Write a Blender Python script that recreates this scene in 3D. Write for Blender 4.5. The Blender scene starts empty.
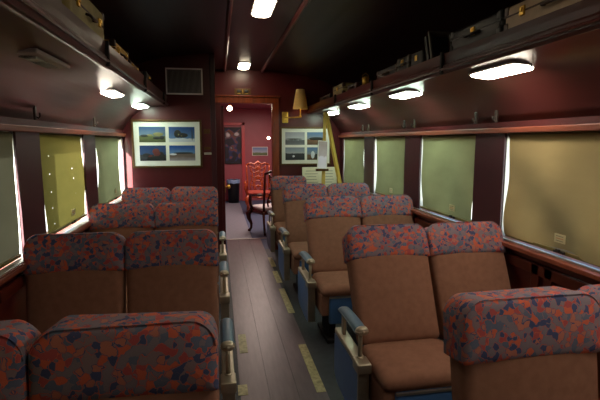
import bpy, bmesh, math, random
from mathutils import Vector, Matrix
R = math.radians
random.seed(7)
C = bpy.context.scene.collection
S = bpy.context.scene

# ------------------------------------------------------------------ materials
def lin(c):
    c = c / 255.0
    return c / 12.92 if c <= .04045 else ((c + .055) / 1.055) ** 2.4
def rgb(r, g, b): return (lin(r), lin(g), lin(b), 1)
MATS = {}
def mat(name, col, rough=.5, metal=0, noise=0, nscale=8, stretch=(1, 1, 1), bump=0, bscale=200, spec=.5, coat=0, sheen=0):
    if name in MATS: return MATS[name]
    m = bpy.data.materials.new(name); m.use_nodes = True
    nt = m.node_tree; b = nt.nodes['Principled BSDF']
    b.inputs['Base Color'].default_value = col
    b.inputs['Roughness'].default_value = rough
    b.inputs['Metallic'].default_value = metal
    b.inputs['Specular IOR Level'].default_value = spec
    b.inputs['Coat Weight'].default_value = coat
    b.inputs['Sheen Weight'].default_value = sheen
    tc = nt.nodes.new('ShaderNodeTexCoord'); mp = nt.nodes.new('ShaderNodeMapping')
    mp.inputs['Scale'].default_value = stretch
    nt.links.new(tc.outputs['Object'], mp.inputs['Vector'])
    n = nt.nodes.new('ShaderNodeTexNoise'); n.inputs['Scale'].default_value = nscale; n.inputs['Detail'].default_value = 5
    nt.links.new(mp.outputs['Vector'], n.inputs['Vector'])
    r = nt.nodes.new('ShaderNodeValToRGB')
    r.color_ramp.elements[0].position = .3; r.color_ramp.elements[1].position = .7
    lo = tuple(c * (1 - noise) for c in col[:3]) + (1,); hi = tuple(min(1, c * (1 + noise)) for c in col[:3]) + (1,)
    r.color_ramp.elements[0].color = lo; r.color_ramp.elements[1].color = hi
    nt.links.new(n.outputs['Fac'], r.inputs['Fac'])
    nt.links.new(r.outputs['Color'], b.inputs['Base Color'])
    if bump:
        n2 = nt.nodes.new('ShaderNodeTexNoise'); n2.inputs['Scale'].default_value = bscale
        nt.links.new(mp.outputs['Vector'], n2.inputs['Vector'])
        bp = nt.nodes.new('ShaderNodeBump'); bp.inputs['Strength'].default_value = bump; bp.inputs['Distance'].default_value = .002
        nt.links.new(n2.outputs['Fac'], bp.inputs['Height']); nt.links.new(bp.outputs['Normal'], b.inputs['Normal'])
    MATS[name] = m
    return m

def emis(name, col, strength):
    m = bpy.data.materials.new(name); m.use_nodes = True
    nt = m.node_tree; b = nt.nodes['Principled BSDF']
    b.inputs['Base Color'].default_value = (.8, .8, .78, 1)
    b.inputs['Emission Color'].default_value = col; b.inputs['Emission Strength'].default_value = strength
    return m

def fabric_mat():
    m = bpy.data.materials.new('patterned_moquette'); m.use_nodes = True
    nt = m.node_tree; b = nt.nodes['Principled BSDF']; L = nt.links.new
    b.inputs['Roughness'].default_value = .95; b.inputs['Specular IOR Level'].default_value = .15
    tc = nt.nodes.new('ShaderNodeTexCoord')
    nz = nt.nodes.new('ShaderNodeTexNoise'); nz.inputs['Scale'].default_value = 70; nz.inputs['Detail'].default_value = 1
    L(tc.outputs['Object'], nz.inputs['Vector'])
    sub = nt.nodes.new('ShaderNodeVectorMath'); sub.operation = 'SUBTRACT'; sub.inputs[1].default_value = (.5, .5, .5)
    L(nz.outputs['Color'], sub.inputs[0])
    sc = nt.nodes.new('ShaderNodeVectorMath'); sc.operation = 'SCALE'; sc.inputs['Scale'].default_value = .012
    L(sub.outputs[0], sc.inputs[0])
    ad = nt.nodes.new('ShaderNodeVectorMath'); ad.operation = 'ADD'
    L(tc.outputs['Object'], ad.inputs[0]); L(sc.outputs[0], ad.inputs[1])
    v = nt.nodes.new('ShaderNodeTexVoronoi'); v.inputs['Scale'].default_value = 50; v.feature = 'SMOOTH_F1'; v.inputs['Smoothness'].default_value = .35
    L(ad.outputs[0], v.inputs['Vector'])
    sp = nt.nodes.new('ShaderNodeSeparateColor'); L(v.outputs['Color'], sp.inputs[0])
    r = nt.nodes.new('ShaderNodeValToRGB'); r.color_ramp.interpolation = 'CONSTANT'
    stops = [(0, rgb(130, 118, 128)), (.26, rgb(100, 108, 130)), (.41, rgb(204, 104, 80)), (.53, rgb(176, 84, 84)),
             (.63, rgb(138, 118, 124)), (.74, rgb(74, 82, 118)), (.88, rgb(184, 116, 100))]
    e = r.color_ramp.elements
    e[0].position, e[0].color = stops[0]; e[1].position, e[1].color = stops[1]
    for p, c in stops[2:]:
        n = e.new(p); n.color = c
    L(sp.outputs[0], r.inputs['Fac']); L(r.outputs['Color'], b.inputs['Base Color'])
    n2 = nt.nodes.new('ShaderNodeTexNoise'); n2.inputs['Scale'].default_value = 600
    L(tc.outputs['Object'], n2.inputs['Vector'])
    bp = nt.nodes.new('ShaderNodeBump'); bp.inputs['Strength'].default_value = .4; bp.inputs['Distance'].default_value = .002
    L(n2.outputs['Fac'], bp.inputs['Height']); L(bp.outputs['Normal'], b.inputs['Normal'])
    return m

def blind_mat(name, col, trans, holes=()):
    m = bpy.data.materials.new(name); m.use_nodes = True
    nt = m.node_tree; L = nt.links.new
    for n in list(nt.nodes): nt.nodes.remove(n)
    out = nt.nodes.new('ShaderNodeOutputMaterial')
    d = nt.nodes.new('ShaderNodeBsdfDiffuse'); t = nt.nodes.new('ShaderNodeBsdfTranslucent')
    tc = nt.nodes.new('ShaderNodeTexCoord')
    mp = nt.nodes.new('ShaderNodeMapping'); mp.inputs['Scale'].default_value = (1, 1.2, 3)
    L(tc.outputs['Object'], mp.inputs['Vector'])
    n = nt.nodes.new('ShaderNodeTexNoise'); n.inputs['Scale'].default_value = 3; n.inputs['Detail'].default_value = 6
    L(mp.outputs['Vector'], n.inputs['Vector'])
    r = nt.nodes.new('ShaderNodeValToRGB')
    r.color_ramp.elements[0].color = tuple(c * .8 for c in col[:3]) + (1,); r.color_ramp.elements[1].color = tuple(min(1, c * 1.15) for c in col[:3]) + (1,)
    L(n.outputs['Fac'], r.inputs['Fac']); L(r.outputs['Color'], d.inputs['Color'])
    t.inputs['Color'].default_value = trans
    a = nt.nodes.new('ShaderNodeAddShader'); L(d.outputs[0], a.inputs[0]); L(t.outputs[0], a.inputs[1])
    last = a.outputs[0]
    for h in holes:
        dist = nt.nodes.new('ShaderNodeVectorMath'); dist.operation = 'DISTANCE'; dist.inputs[1].default_value = h
        L(tc.outputs['Object'], dist.inputs[0])
        lt = nt.nodes.new('ShaderNodeMath'); lt.operation = 'LESS_THAN'; lt.inputs[1].default_value = .0038
        L(dist.outputs['Value'], lt.inputs[0])
        tr = nt.nodes.new('ShaderNodeBsdfTransparent'); mx = nt.nodes.new('ShaderNodeMixShader')
        L(lt.outputs[0], mx.inputs[0]); L(last, mx.inputs[1]); L(tr.outputs[0], mx.inputs[2]); last = mx.outputs[0]
    L(last, out.inputs['Surface'])
    return m

def glass_mat():
    m = bpy.data.materials.new('window_glass'); m.use_nodes = True
    nt = m.node_tree; L = nt.links.new
    for n in list(nt.nodes): nt.nodes.remove(n)
    out = nt.nodes.new('ShaderNodeOutputMaterial'); tr = nt.nodes.new('ShaderNodeBsdfTransparent'); g = nt.nodes.new('ShaderNodeBsdfGlossy')
    tr.inputs['Color'].default_value = (.92, .96, .95, 1); g.inputs['Roughness'].default_value = .03
    mx = nt.nodes.new('ShaderNodeMixShader'); mx.inputs[0].default_value = .06
    L(tr.outputs[0], mx.inputs[1]); L(g.outputs[0], mx.inputs[2]); L(mx.outputs[0], out.inputs['Surface'])
    return m

M_wall = mat('maroon_lacquered_panel', rgb(84, 30, 32), .28, noise=.25, nscale=3, stretch=(1, 1, .4))
M_end = mat('maroon_end_panel', rgb(78, 22, 26), .32, noise=.2, nscale=3)
M_pillar = mat('dark_maroon_pillar', rgb(60, 22, 30), .35, noise=.15, nscale=4)
M_cove = mat('mahogany_cove_veneer', rgb(88, 40, 38), .28, noise=.08, nscale=5, stretch=(3, .4, 3))
M_wains = mat('mahogany_wainscot', rgb(92, 34, 24), .3, noise=.15, nscale=6, stretch=(6, .6, 6))
M_rail = mat('varnished_oak_rail', rgb(128, 62, 40), .5, noise=.3, nscale=8, stretch=(4, .3, 4))
M_door = mat('amber_varnished_frame', rgb(120, 52, 22), .3, noise=.35, nscale=8, stretch=(5, 5, .4))
M_ceil = mat('dark_ceiling_enamel', rgb(38, 22, 27), .4, noise=.15, nscale=3)
M_floor = mat('brown_aisle_linoleum', rgb(98, 84, 90), .36, noise=.16, nscale=9, stretch=(4, .6, 1), bump=.15, bscale=60)
M_carpet = mat('charcoal_rubber_floor', rgb(52, 56, 62), .6, noise=.2, nscale=20)
M_next = mat('slate_blue_carpet', rgb(70, 80, 108), .8, noise=.12, nscale=30)
M_runner = mat("pale_grey_runner", rgb(122, 124, 136), .6, noise=.1, nscale=20)
M_tape = mat('worn_yellow_tape', rgb(172, 162, 118), .5, noise=.35, nscale=40)
M_brown = mat('brown_seat_moquette', rgb(142, 101, 83), .92, noise=.10, nscale=30, bump=.4, bscale=500, spec=.15)
M_blue = mat('blue_enamel_panel', rgb(70, 112, 165), .4, noise=.08, nscale=6)
M_bluepad = mat('blue_vinyl_pad', rgb(88, 116, 138), .42, noise=.1, nscale=20)
M_chrome = mat('worn_chrome', rgb(186, 176, 156), .42, .85, noise=.1, nscale=20)
M_alu = mat('brushed_aluminium', rgb(178, 176, 170), .4, .8, noise=.1, nscale=20)
M_black = mat('black_plastic', rgb(22, 22, 24), .45)
M_brass = mat('aged_brass', rgb(225, 185, 90), .38, 1, noise=.15, nscale=20)
M_white = mat('white_card', rgb(225, 225, 215), .6)
M_cream = mat('cream_label', rgb(205, 195, 150), .6)
M_red = mat('faded_red_ink', rgb(190, 110, 70), .6)
M_grey = mat('grey_ink', rgb(120, 116, 96), .6)
M_gilt = mat('dark_gilt_frame', rgb(92, 66, 30), .4, .4, noise=.2, nscale=20)
M_easel = mat('pine_easel_wood', rgb(214, 184, 88), .5, noise=.15, nscale=12, stretch=(3, 3, .5))
M_chair = mat('carved_mahogany', rgb(110, 40, 22), .25, noise=.3, nscale=12)
M_pink = mat('rose_painted_wall', rgb(158, 84, 94), .45, noise=.08, nscale=3)
M_pinktrim = mat('rose_gloss_trim', rgb(190, 78, 82), .35)
M_nextceil = mat('rose_ceiling', rgb(128, 52, 72), .4, noise=.05)
M_vent = mat('vent_louvre_metal', rgb(185, 175, 172), .5)
M_ventf = mat('vent_frame_metal', rgb(245, 240, 240), .45)
M_rubber = mat('dark_rubber', rgb(24, 22, 22), .7)
M_cover = fabric_mat()
M_blindR = blind_mat('ochre_blind_cloth', rgb(160, 142, 100), (.017, .0135, .0065, 1))
M_blindG = blind_mat('pale_green_blind_cloth', rgb(150, 150, 112), (.022, .024, .0115, 1))
M_blindL = blind_mat('olive_blind_cloth', rgb(135, 126, 80), (.014, .0125, .005, 1))
M_blindF = blind_mat('sunlit_green_blind_cloth', rgb(150, 152, 118), (.011, .012, .0065, 1))
M_blindD = blind_mat('dusky_olive_blind_cloth', rgb(120, 116, 92), (.0065, .0065, .0045, 1))
M_glass = glass_mat()

# ------------------------------------------------------------------ geometry helpers
class MB:
    def __init__(s): s.bm = bmesh.new(); s.mats = []
    def mi(s, m):
        if m not in s.mats: s.mats.append(m)
        return s.mats.index(m)
    def _tag(s, faces, m, smooth):
        i = s.mi(m)
        for f in faces: f.material_index = i; f.smooth = smooth
    def box(s, c, d, m, rot=None, bev=0, seg=2):
        t = bmesh.new(); bmesh.ops.create_cube(t, size=1)
        bmesh.ops.scale(t, vec=d, verts=t.verts)
        if bev: bmesh.ops.bevel(t, geom=t.edges[:], offset=bev, segments=seg, affect='EDGES', profile=.5)
        if rot: t.transform(rot.to_4x4() if hasattr(rot, 'to_4x4') else rot)
        bmesh.ops.translate(t, vec=c, verts=t.verts)
        s.merge(t, m, bev > 0 and seg > 2); return s
    def b2(s, lo, hi, m, bev=0, seg=2):
        lo, hi = Vector(lo), Vector(hi)
        return s.box((lo + hi) / 2, hi - lo, m, bev=bev, seg=seg)
    def merge(s, t, m, smooth):
        off = {}
        for v in t.verts: off[v.index] = s.bm.verts.new(v.co)
        i = s.mi(m)
        for f in t.faces:
            try: g = s.bm.faces.new([off[v.index] for v in f.verts])
            except ValueError: continue
            g.material_index = i; g.smooth = smooth
        t.free()
    def cyl(s, p, q, r, m, r2=None, n=16):
        p, q = Vector(p), Vector(q); d = q - p
        t = bmesh.new(); bmesh.ops.create_cone(t, cap_ends=True, segments=n, radius1=r, radius2=r if r2 is None else r2, depth=d.length)
        t.transform(Matrix.Translation((p + q) / 2) @ d.to_track_quat('Z', 'Y').to_matrix().to_4x4())
        t.verts.index_update(); s.merge(t, m, n > 8); return s
    def ball(s, c, r, m, sc=(1, 1, 1), n=16):
        t = bmesh.new(); bmesh.ops.create_uvsphere(t, u_segments=n, v_segments=n // 2 + 2, radius=r)
        bmesh.ops.scale(t, vec=sc, verts=t.verts); bmesh.ops.translate(t, vec=c, verts=t.verts)
        s.merge(t, m, True); return s
    def lathe(s, c, prof, m, n=24):
        rings = []
        for r, z in prof:
            rings.append([s.bm.verts.new((c[0] + r * math.cos(6.28318 * k / n), c[1] + r * math.sin(6.28318 * k / n), c[2] + z)) for k in range(n)])
        i = s.mi(m)
        for a, b in zip(rings, rings[1:]):
            for k in range(n):
                f = s.bm.faces.new((a[k], a[(k + 1) % n], b[(k + 1) % n], b[k])); f.smooth = True; f.material_index = i
        return s
    def prism(s, prof, axis, a, b, m, smooth=False):
        """prof: closed list of 2D points; axis 'y': (x,z) extruded along y; 'x': (y,z); 'z': (x,y)"""
        def P(u, v, w): return {'y': (u, w, v), 'x': (w, u, v), 'z': (u, v, w)}[axis]
        A = [s.bm.verts.new(P(u, v, a)) for u, v in prof]; B = [s.bm.verts.new(P(u, v, b)) for u, v in prof]
        i = s.mi(m); n = len(prof)
        fs = [s.bm.faces.new(A), s.bm.faces.new(B[::-1])]
        for k in range(n):
            f = s.bm.faces.new((A[k], B[k], B[(k + 1) % n], A[(k + 1) % n])); f.smooth = smooth; fs.append(f)
        for f in fs: f.material_index = i
        return s
    def tube(s, pts, r, m, n=10):
        """swept tube; r a number or list"""
        pts = [Vector(p) for p in pts]; rs = r if isinstance(r, (list, tuple)) else [r] * len(pts)
        rings = []
        for k, p in enumerate(pts):
            d = (pts[min(k + 1, len(pts) - 1)] - pts[max(k - 1, 0)]).normalized()
            u = d.cross(Vector((.3, .9, .2))).normalized(); v = d.cross(u)
            rings.append([s.bm.verts.new(p + rs[k] * (math.cos(6.28318 * j / n) * u + math.sin(6.28318 * j / n) * v)) for j in range(n)])
        i = s.mi(m)
        for a, b in zip(rings, rings[1:]):
            for j in range(n):
                f = s.bm.faces.new((a[j], a[(j + 1) % n], b[(j + 1) % n], b[j])); f.smooth = True; f.material_index = i
        for q in (rings[0], rings[-1]):
            f = s.bm.faces.new(q); f.material_index = i
        return s
    def loft(s, rings, m, cap=True, smooth=True):
        rr = [[s.bm.verts.new(p) for p in ring] for ring in rings]; i = s.mi(m); n = len(rr[0])
        for a, b in zip(rr, rr[1:]):
            for j in range(n):
                f = s.bm.faces.new((a[j], a[(j + 1) % n], b[(j + 1) % n], b[j])); f.smooth = smooth; f.material_index = i
        if cap:
            for q in (rr[0], rr[-1]):
                f = s.bm.faces.new(q); f.material_index = i; f.smooth = smooth
        return s
    def build(s, name, parent=None, loc=None, rot=None):
        bmesh.ops.recalc_face_normals(s.bm, faces=s.bm.faces)
        me = bpy.data.meshes.new(name); s.bm.to_mesh(me); s.bm.free()
        for m in s.mats: me.materials.append(m)
        o = bpy.data.objects.new(name, me); C.objects.link(o)
        if parent: o.parent = parent
        if loc: o.location = loc
        if rot: o.rotation_euler = rot
        return o

def tag(o, label, cat, group=None, kind=None):
    o['label'] = label; o['category'] = cat
    if group: o['group'] = group
    if kind: o['kind'] = kind
    return o
def struct(o, label=None):
    o['kind'] = 'structure'
    if label: o['label'] = label
    return o
def empty(name, loc=(0, 0, 0), rz=0):
    o = bpy.data.objects.new(name, None); C.objects.link(o); o.location = loc; o.rotation_euler.z = rz
    o.empty_display_size = .1
    return o
KIDS = {}
def copy_tree(o, parent=None):
    c = o.copy(); C.objects.link(c)
    if parent: c.parent = parent
    for ch in [x for x in C.objects if x.parent == o]: copy_tree(ch, c)
    return c

def rrect(w, h, rt, rb, n=6):
    """rounded rect outline in (x,z), bottom at z=0; top corner radius rt, bottom rb"""
    pts = []
    for cx, cz, r, a0 in ((w / 2 - rt, h - rt, rt, 0), (-w / 2 + rt, h - rt, rt, 90), (-w / 2 + rb, rb, rb, 180), (w / 2 - rb, rb, rb, 270)):
        for k in range(n + 1):
            a = R(a0 + 90 * k / n); pts.append((cx + r * math.cos(a), cz + r * math.sin(a)))
    return pts
def slab_rings(w, h, d, rt, rb, edge=.02, bulge=.012, ztop=0, taper=0, z0=0, n=6, wob=0, seed=0, crown=0):
    """pillow slab: front at y=0, back at y=d; returns rings from front centre to back centre"""
    rnd = random.Random(seed)
    base = rrect(w, h, rt, rb, n); cx, cz = 0, h / 2
    def ring(ins, y):
        out = []
        for x, z in base:
            fx = 1 - 2 * ins / w; fz = 1 - 2 * ins / h
            zz = cz + (z - cz) * fz; xx = x * fx
            xx *= 1 - taper * (1 - zz / h)
            j = wob * (math.sin(xx * 31 + seed) * math.sin(zz * 23 + y * 40 + seed * 1.7))
            if zz > h * .45: zz += crown * (1 - (2 * xx / w) ** 2) * min(1, (zz / h - .45) / .4)
            out.append((xx, y + j * .5, z0 + zz + (j if zz > h * .8 else 0)))
        return out
    e = edge
    ys = [(min(w, h) * .42, -bulge), (min(w, h) * .25, -bulge * .8), (e * 1.6, -bulge * .25), (e, 0), (e * .35, e * .35), (0, e)]
    front = [ring(i, y) for i, y in ys]
    mid = [ring(0, e + (d - 2 * e) * k / 3) for k in (1, 2)]
    back = [ring(i, d - y) for i, y in reversed(ys)]
    return front + mid + back

# ------------------------------------------------------------------ the coach shell
XL, XR, XC = -1.0, 1.72, .36
SILL, HEAD = .955, 1.60
YB, YP, YE = -2.7, 5.15, 6.3
ZC = 2.5

m = MB(); m.b2((XL - .1, YB, -.08), (XR + .1, YE + .05, 0), M_carpet); struct(m.build('floor'), 'dark grey coach floor under the seats')
m = MB()
for k in range(3):
    w = (.63 - .10) / 3
    m.b2((.10 + k * w + .0012, YB, 0), (.10 + (k + 1) * w - .0012, 7.08, .004), M_floor)
struct(m.build('floor_aisle'), 'worn brown aisle lining laid in long strips')
m = MB()
for a, b, x in ((2.55, 3.22, .60), (3.86, 4.55, .625), (4.75, 5.2, .635), (5.4, 5.85, .65)):
    m.b2((x - .033, a, .004), (x + .027, b, .006), M_tape)
for a, b, x in ((3.16, 3.48, .155), (2.60, 2.72, .12)): m.b2((x - .033, a, .004), (x + .027, b, .006), M_tape)
tag(m.build('floor_tape'), 'strips of yellowed tape along the right edge of the brown aisle', 'tape', kind='stuff')

# windows along each side: opening spans in Y
WIN_R = [(-1.91, -1.07), (-.73, .11), (.45, 1.30), (1.63, 2.50), (2.82, 3.67), (4.0, 4.86), (5.2, 6.12)]
WIN_L = [(-1.91, -1.07), (-.73, .11), (.45, 1.30), (1.63, 2.50), (2.81, 3.67), (4.0, 5.10)]
def side_wall(name, x0, x1, wins, yend, lab):
    m = MB()
    m.b2((x0, YB, SILL - .2), (x1, yend, SILL), M_wall)
    m.b2((x0, YB, HEAD), (x1, yend, 2.2), M_wall)
    m.b2((x0, YB, 0), (x1, yend, SILL - .2), M_wains)
    y = YB
    for a, b in wins + [(yend, yend)]:
        if a - y > .001: m.b2((x0, y, SILL), (x1, a, HEAD), M_pillar)
        y = b
    o = m.build(name); struct(o, lab); return o
side_wall('wall_left', XL - .1, XL, WIN_L, YP + .05, 'left coach wall, dark maroon with window openings')
side_wall('wall_right', XR, XR + .1, WIN_R, YE + .05, 'right coach wall, dark maroon with window openings')
m = MB(); m.b2((XL - .1, YB - .08, 0), (XR + .1, YB, 2.6), M_wall); struct(m.build('wall_back'), 'maroon wall at the near end of the coach')

# left partition, closet side wall, end wall with doorway
m = MB(); m.b2((XL - .1, YP, 0), (-.07, YP + .05, 2.55), M_end)
m.b2((-.12, YP + .05, 0), (-.07, YE, 2.55), M_end)
m.b2((XL - .1, YP + .05, 0), (XL, YE + .05, 2.55), M_end)
struct(m.build('wall_partition'), 'maroon partition on the left with a framed picture')
DX0, DX1, DZ = .045, .745, 2.06
m = MB()
m.b2((XL - .1, YE, 0), (DX0 - .07, YE + .06, 2.6), M_end)
m.b2((DX1 + .09, YE, 0), (XR + .1, YE + .06, 2.6), M_end)
m.b2((DX0 - .07, YE, DZ + .09), (DX1 + .09, YE + .06, 2.6), M_end)
struct(m.build('wall_end'), 'maroon end wall around the open doorway')
m = MB()
m.b2((DX0 - .075, YE - .02, 0), (DX0, YE + .09, DZ + .01), M_end, .004)
m.b2((DX1, YE - .02, 0), (DX1 + .095, YE + .09, DZ + .01), M_door, .004)
m.b2((DX0 - .075, YE - .025, DZ), (DX1 + .095, YE + .09, DZ + .085), M_door, .004)
m.b2((DX0 - .09, YE - .04, DZ + .085), (DX1 + .11, YE + .06, DZ + .105), M_door, .003)
struct(m.build('door_1'), 'amber varnished wooden frame of the open doorway')
m = MB(); m.b2((.046, YE + .10, .01), (.082, 7.03, 2.03), M_end, .004); d = struct(m.build('door_2'), 'dark door leaf standing open along the passage')
m = MB(); m.cyl((.082, 6.50, .90), (.125, 6.50, .90), .012, M_brass); m.ball((.135, 6.50, .90), .028, M_brass); m.box((.086, 6.50, .90), (.008, .05, .16), M_brass, bev=.002); m.build('door_handle', d)
# dark post at the outer corner of the left partition
m = MB(); m.b2((-.075, YP - .012, 0), (-.02, YP + .06, 2.50), M_pillar, .005)
m.b2((-.07, YP + .06, 0), (-.035, YE - .02, .12), M_pillar)
struct(m.build('trim_1'), 'dark corner post at the edge of the left partition')

# ceiling: flat centre panel and curved flanks
m = MB()
prof = []
for k in range(13):
    t = k / 12; a = t * math.pi / 2
    prof.append((XL - .06 + (XC - .28 - XL + .06) * (1 - math.cos(a)) , 2.12 + (ZC - 2.12) * math.sin(a)))
right = [(2 * XC - x, z) for x, z in prof[::-1]]
inner = prof + right
for (x0, z0), (x1, z1) in zip(inner, inner[1:]):
    m.prism([(x0, z0), (x1, z1), (x1, z1 + .08), (x0, z0 + .08)], 'y', YB, YE + .05, M_ceil)
m.b2((XL - .1, YB, 2.12), (XL - .04, YE + .05, 2.30), M_ceil); m.b2((XR + .04, YB, 2.12), (XR + .1, YE + .05, 2.30), M_ceil)
struct(m.build('ceiling'), 'nearly black arched coach ceiling')
for n, x in ((2, XC - .255), (3, XC + .255)):
    m = MB(); m.prism([(x - .022, ZC + .01), (x - .018, ZC - .02), (x - .006, ZC - .03), (x + .006, ZC - .03), (x + .018, ZC - .02), (x + .022, ZC + .01)], 'y', YB, YE, M_cove)
    struct(m.build('trim_%d' % n), 'long thin moulding running along the ceiling')
# wooden window head rails, sills
for n, x, s, ye in ((4, XL, 1, YP), (5, XR, -1, YE)):
    m = MB(); a, b = sorted((x, x + s * .028)); m.b2((a, YB, 1.597), (b, ye, 1.63), M_rail, .005)
    struct(m.build('trim_%d' % n), 'varnished wooden rail above the %s windows' % ('left' if s > 0 else 'right'))
    m = MB(); a, b = sorted((x, x + s * .055)); m.b2((a, YB, SILL - .03), (b, ye, SILL - .006), M_rail, .004)
    a, b = sorted((x - s * .09, x + (.05 if s > 0 else 0))); m.b2((a, YB, SILL - .006), (b, ye, SILL + .002), M_rail, .002)
    a, b = sorted((x - s * .002, x + s * (.016 if s < 0 else .04))); m.b2((a, YB, SILL - .006), (b, ye, SILL + .006), M_alu, .002)
    struct(m.build('trim_%d' % (n + 2)), 'metal capped window sill along the %s wall' % ('left' if s > 0 else 'right'))
    m = MB(); a, b = sorted((x, x + s * .02))
    m.b2((a, YB, .82), (b, ye, .88), M_wains, .004); m.b2((a, YB, 0), (b, ye, .12), M_wains, .004)
    y = YB + .05
    while y < ye - .3:
        y2 = min(y + 1.15, ye - .03)
        for q in ((y, y + .06, .06, .88), (y2 - .06, y2, .06, .88)): m.b2((a, q[0], q[2]), (b, q[1], q[3]), M_wains, .004)
        y += 1.19
    struct(m.build('baseboard_%s' % ('left' if s > 0 else 'right')), 'panelled mahogany wainscot below the windows')

# window units: frame + glass
def window(n, x, s, a, b, lab):
    m = MB(); xo = x - s * .085; w = .03
    lo, hi = sorted((xo - .012, xo + .012))
    m.b2((lo, a, SILL), (hi, a + w, HEAD), M_alu); m.b2((lo, b - w, SILL), (hi, b, HEAD), M_alu)
    m.b2((lo, a + w, SILL), (hi, b - w, SILL + w), M_alu); m.b2((lo, a + w, HEAD - w), (hi, b - w, HEAD), M_alu)
    lo, hi = sorted((xo, x - s * .012)); m.b2((lo, a, SILL), (hi, a + .006, HEAD), M_alu); m.b2((lo, b - .006, SILL), (hi, b, HEAD), M_alu)
    f = m.build('window_%d' % n); struct(f, lab)
    g = MB(); g.b2((xo - .002, a + w, SILL + w), (xo + .002, b - w, HEAD - w), M_glass); g.build('pane', f)
n = 1
for i, (a, b) in enumerate(WIN_L): window(n, XL, 1, a, b, 'aluminium framed window in the left wall'); n += 1
for i, (a, b) in enumerate(WIN_R): window(n, XR, -1, a, b, 'aluminium framed window in the right wall'); n += 1

# roller blinds: cloth, hem bar, tag, latch
def blind(x, s, a, b, mt, lab, la=(0, 0), ra=(0, 0), bot=SILL + .03, tagy=None, seed=0, fold=.008, slack=0):
    """la / ra: how far the near / far edge stands off the opening at top and bottom; x plane"""
    root = empty('roller_blind', (x, (a + b) / 2, HEAD))
    cx, cy, cz = root.location
    m = MB(); NU, NV = 40, 24; grid = []
    for j in range(NV + 1):
        t = j / NV; row = []
        if callable(la): e0 = la(t)
        else: e0 = la[0] + (la[1] - la[0]) * t
        if callable(ra): e1 = ra(t)
        else: e1 = ra[0] + (ra[1] - ra[0]) * t
        for i in range(NU + 1):
            u = i / NU
            y = a + e0 + (b - e1 - a - e0) * u
            wv = fold * (math.sin(u * 8 + t * 6 + seed) * .6 + math.sin(u * 13 - t * 3 + seed * 2) * .3) * t
            z = HEAD - .015 - (HEAD - .015 - bot) * t + slack * t * math.sin(u * math.pi)
            row.append(m.bm.verts.new((s * (-.012 + wv), y - cy, z - cz)))
        grid.append(row)
    k = m.mi(mt)
    for j in range(NV):
        for i in range(NU):
            f = m.bm.faces.new((grid[j][i], grid[j][i + 1], grid[j + 1][i + 1], grid[j + 1][i])); f.smooth = True; f.material_index = k
    m.build('blind_cloth', root)
    e0 = la(1) if callable(la) else la[1]; e1 = ra(1) if callable(ra) else ra[1]
    m = MB(); m.box((s * -.008, (a + e0 + b - e1) / 2 - cy, bot - cz - .004), (.016, b - e1 - a - e0 - .01, .018), M_hem, bev=.003)
    m.build('hem_bar', root)
    m = MB(); m.cyl((s * -.03, a + .02 - cy, -.02), (s * -.03, b - .02 - cy, -.02), .018, M_hem); m.build('roller', root)
    if tagy is not None:
        m = MB(); m.box((s * .006, tagy - cy, bot - cz + .068), (.003, .075, .045), M_cream)
        for q in (-.012, 0, .012): m.box((s * .0078, tagy - cy, bot - cz + .068 + q), (.001, .05, .003), M_red if q == 0 else M_grey)
        m.build('care_label', root)
        m = MB(); m.box((s * .004, tagy - cy, bot - cz - .002), (.016, .07, .014), M_black, bev=.003); m.box((s * .014, tagy - cy, bot - cz + .004), (.012, .03, .02), M_black, bev=.004)
        m.build('latch', root)
    tag(root, lab, 'blind', 'pulled down window blinds')
    return root
M_hem = mat('olive_hem_metal', rgb(120, 110, 66), .4, .3)
# right side
blind(XR, -1, 1.63, 2.50, M_blindR, 'ochre blind over the large right window closest to the viewer', (0, 0), (.03, .05), tagy=1.99, seed=1, fold=.05)
blind(XR, -1, 2.82, 3.67, M_blindG, 'pale green blind over the second right window, rippled along its far edge', (0, .01), (.02, .03), tagy=3.08, seed=3, fold=.026)
blind(XR, -1, 4.0, 4.86, M_blindG, 'pale green blind over the third right window, light gap down its far side', (0, .01), lambda t: .05 + .03 * math.sin(t * 3), tagy=4.30, seed=5, fold=.007, slack=0)
blind(XR, -1, 5.2, 6.12, M_blindG, 'pale green blind over the last right window by the easel', lambda t: .05 * math.sin(t * 3.14), lambda t: .02, seed=7, fold=.01)
# left side
blind(XL, 1, 1.63, 2.50, M_blindD, 'olive blind over the left window cut by the frame edge', (0, 0), lambda t: .006 + .03 * t, seed=2, fold=.006, bot=SILL + .022)
hol = [( -.012, -.28, -.14), (-.012, -.28, -.25), (-.012, -.27, -.36), (-.012, -.27, -.46), (-.012, .15, -.24), (-.012, .17, -.31), (-.012, .2, -.42), (-.012, -.25, -.56)]
M_blindL2 = blind_mat('pinholed_olive_blind_cloth', rgb(135, 126, 70), (.022, .019, .005, 1), hol)
blind(XL, 1, 2.81, 3.67, M_blindL2, 'olive blind with pinholes over the middle left window', lambda t: max(0, .07 * (t - .35) * 1.4), lambda t: .05 * max(0, 1 - t * 2.2) + .09 * max(0, t - .62), tagy=3.30, seed=4, fold=.001, bot=SILL + .04)
blind(XL, 1, 4.0, 5.10, M_blindF, 'pale green blind over the last left window by the framed picture', lambda t: .10 * math.sin(min(1, t * 1.1) * 3.14), lambda t: .15 + .03 * math.sin(t * 3.14), tagy=4.62, seed=6, fold=.006, bot=SILL + .04)
# blinds behind the viewer that dim the other windows
for a, b in WIN_R[:3]:
    blind(XR, -1, a, b, M_blindR, 'ochre blind over a right window behind the viewer', (0, 0), (.02, .02), seed=1)
for a, b in WIN_L[:3]:
    blind(XL, 1, a, b, M_blindL, 'olive blind over a left window behind the viewer', (0, 0), (.02, .02), seed=2)

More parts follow.
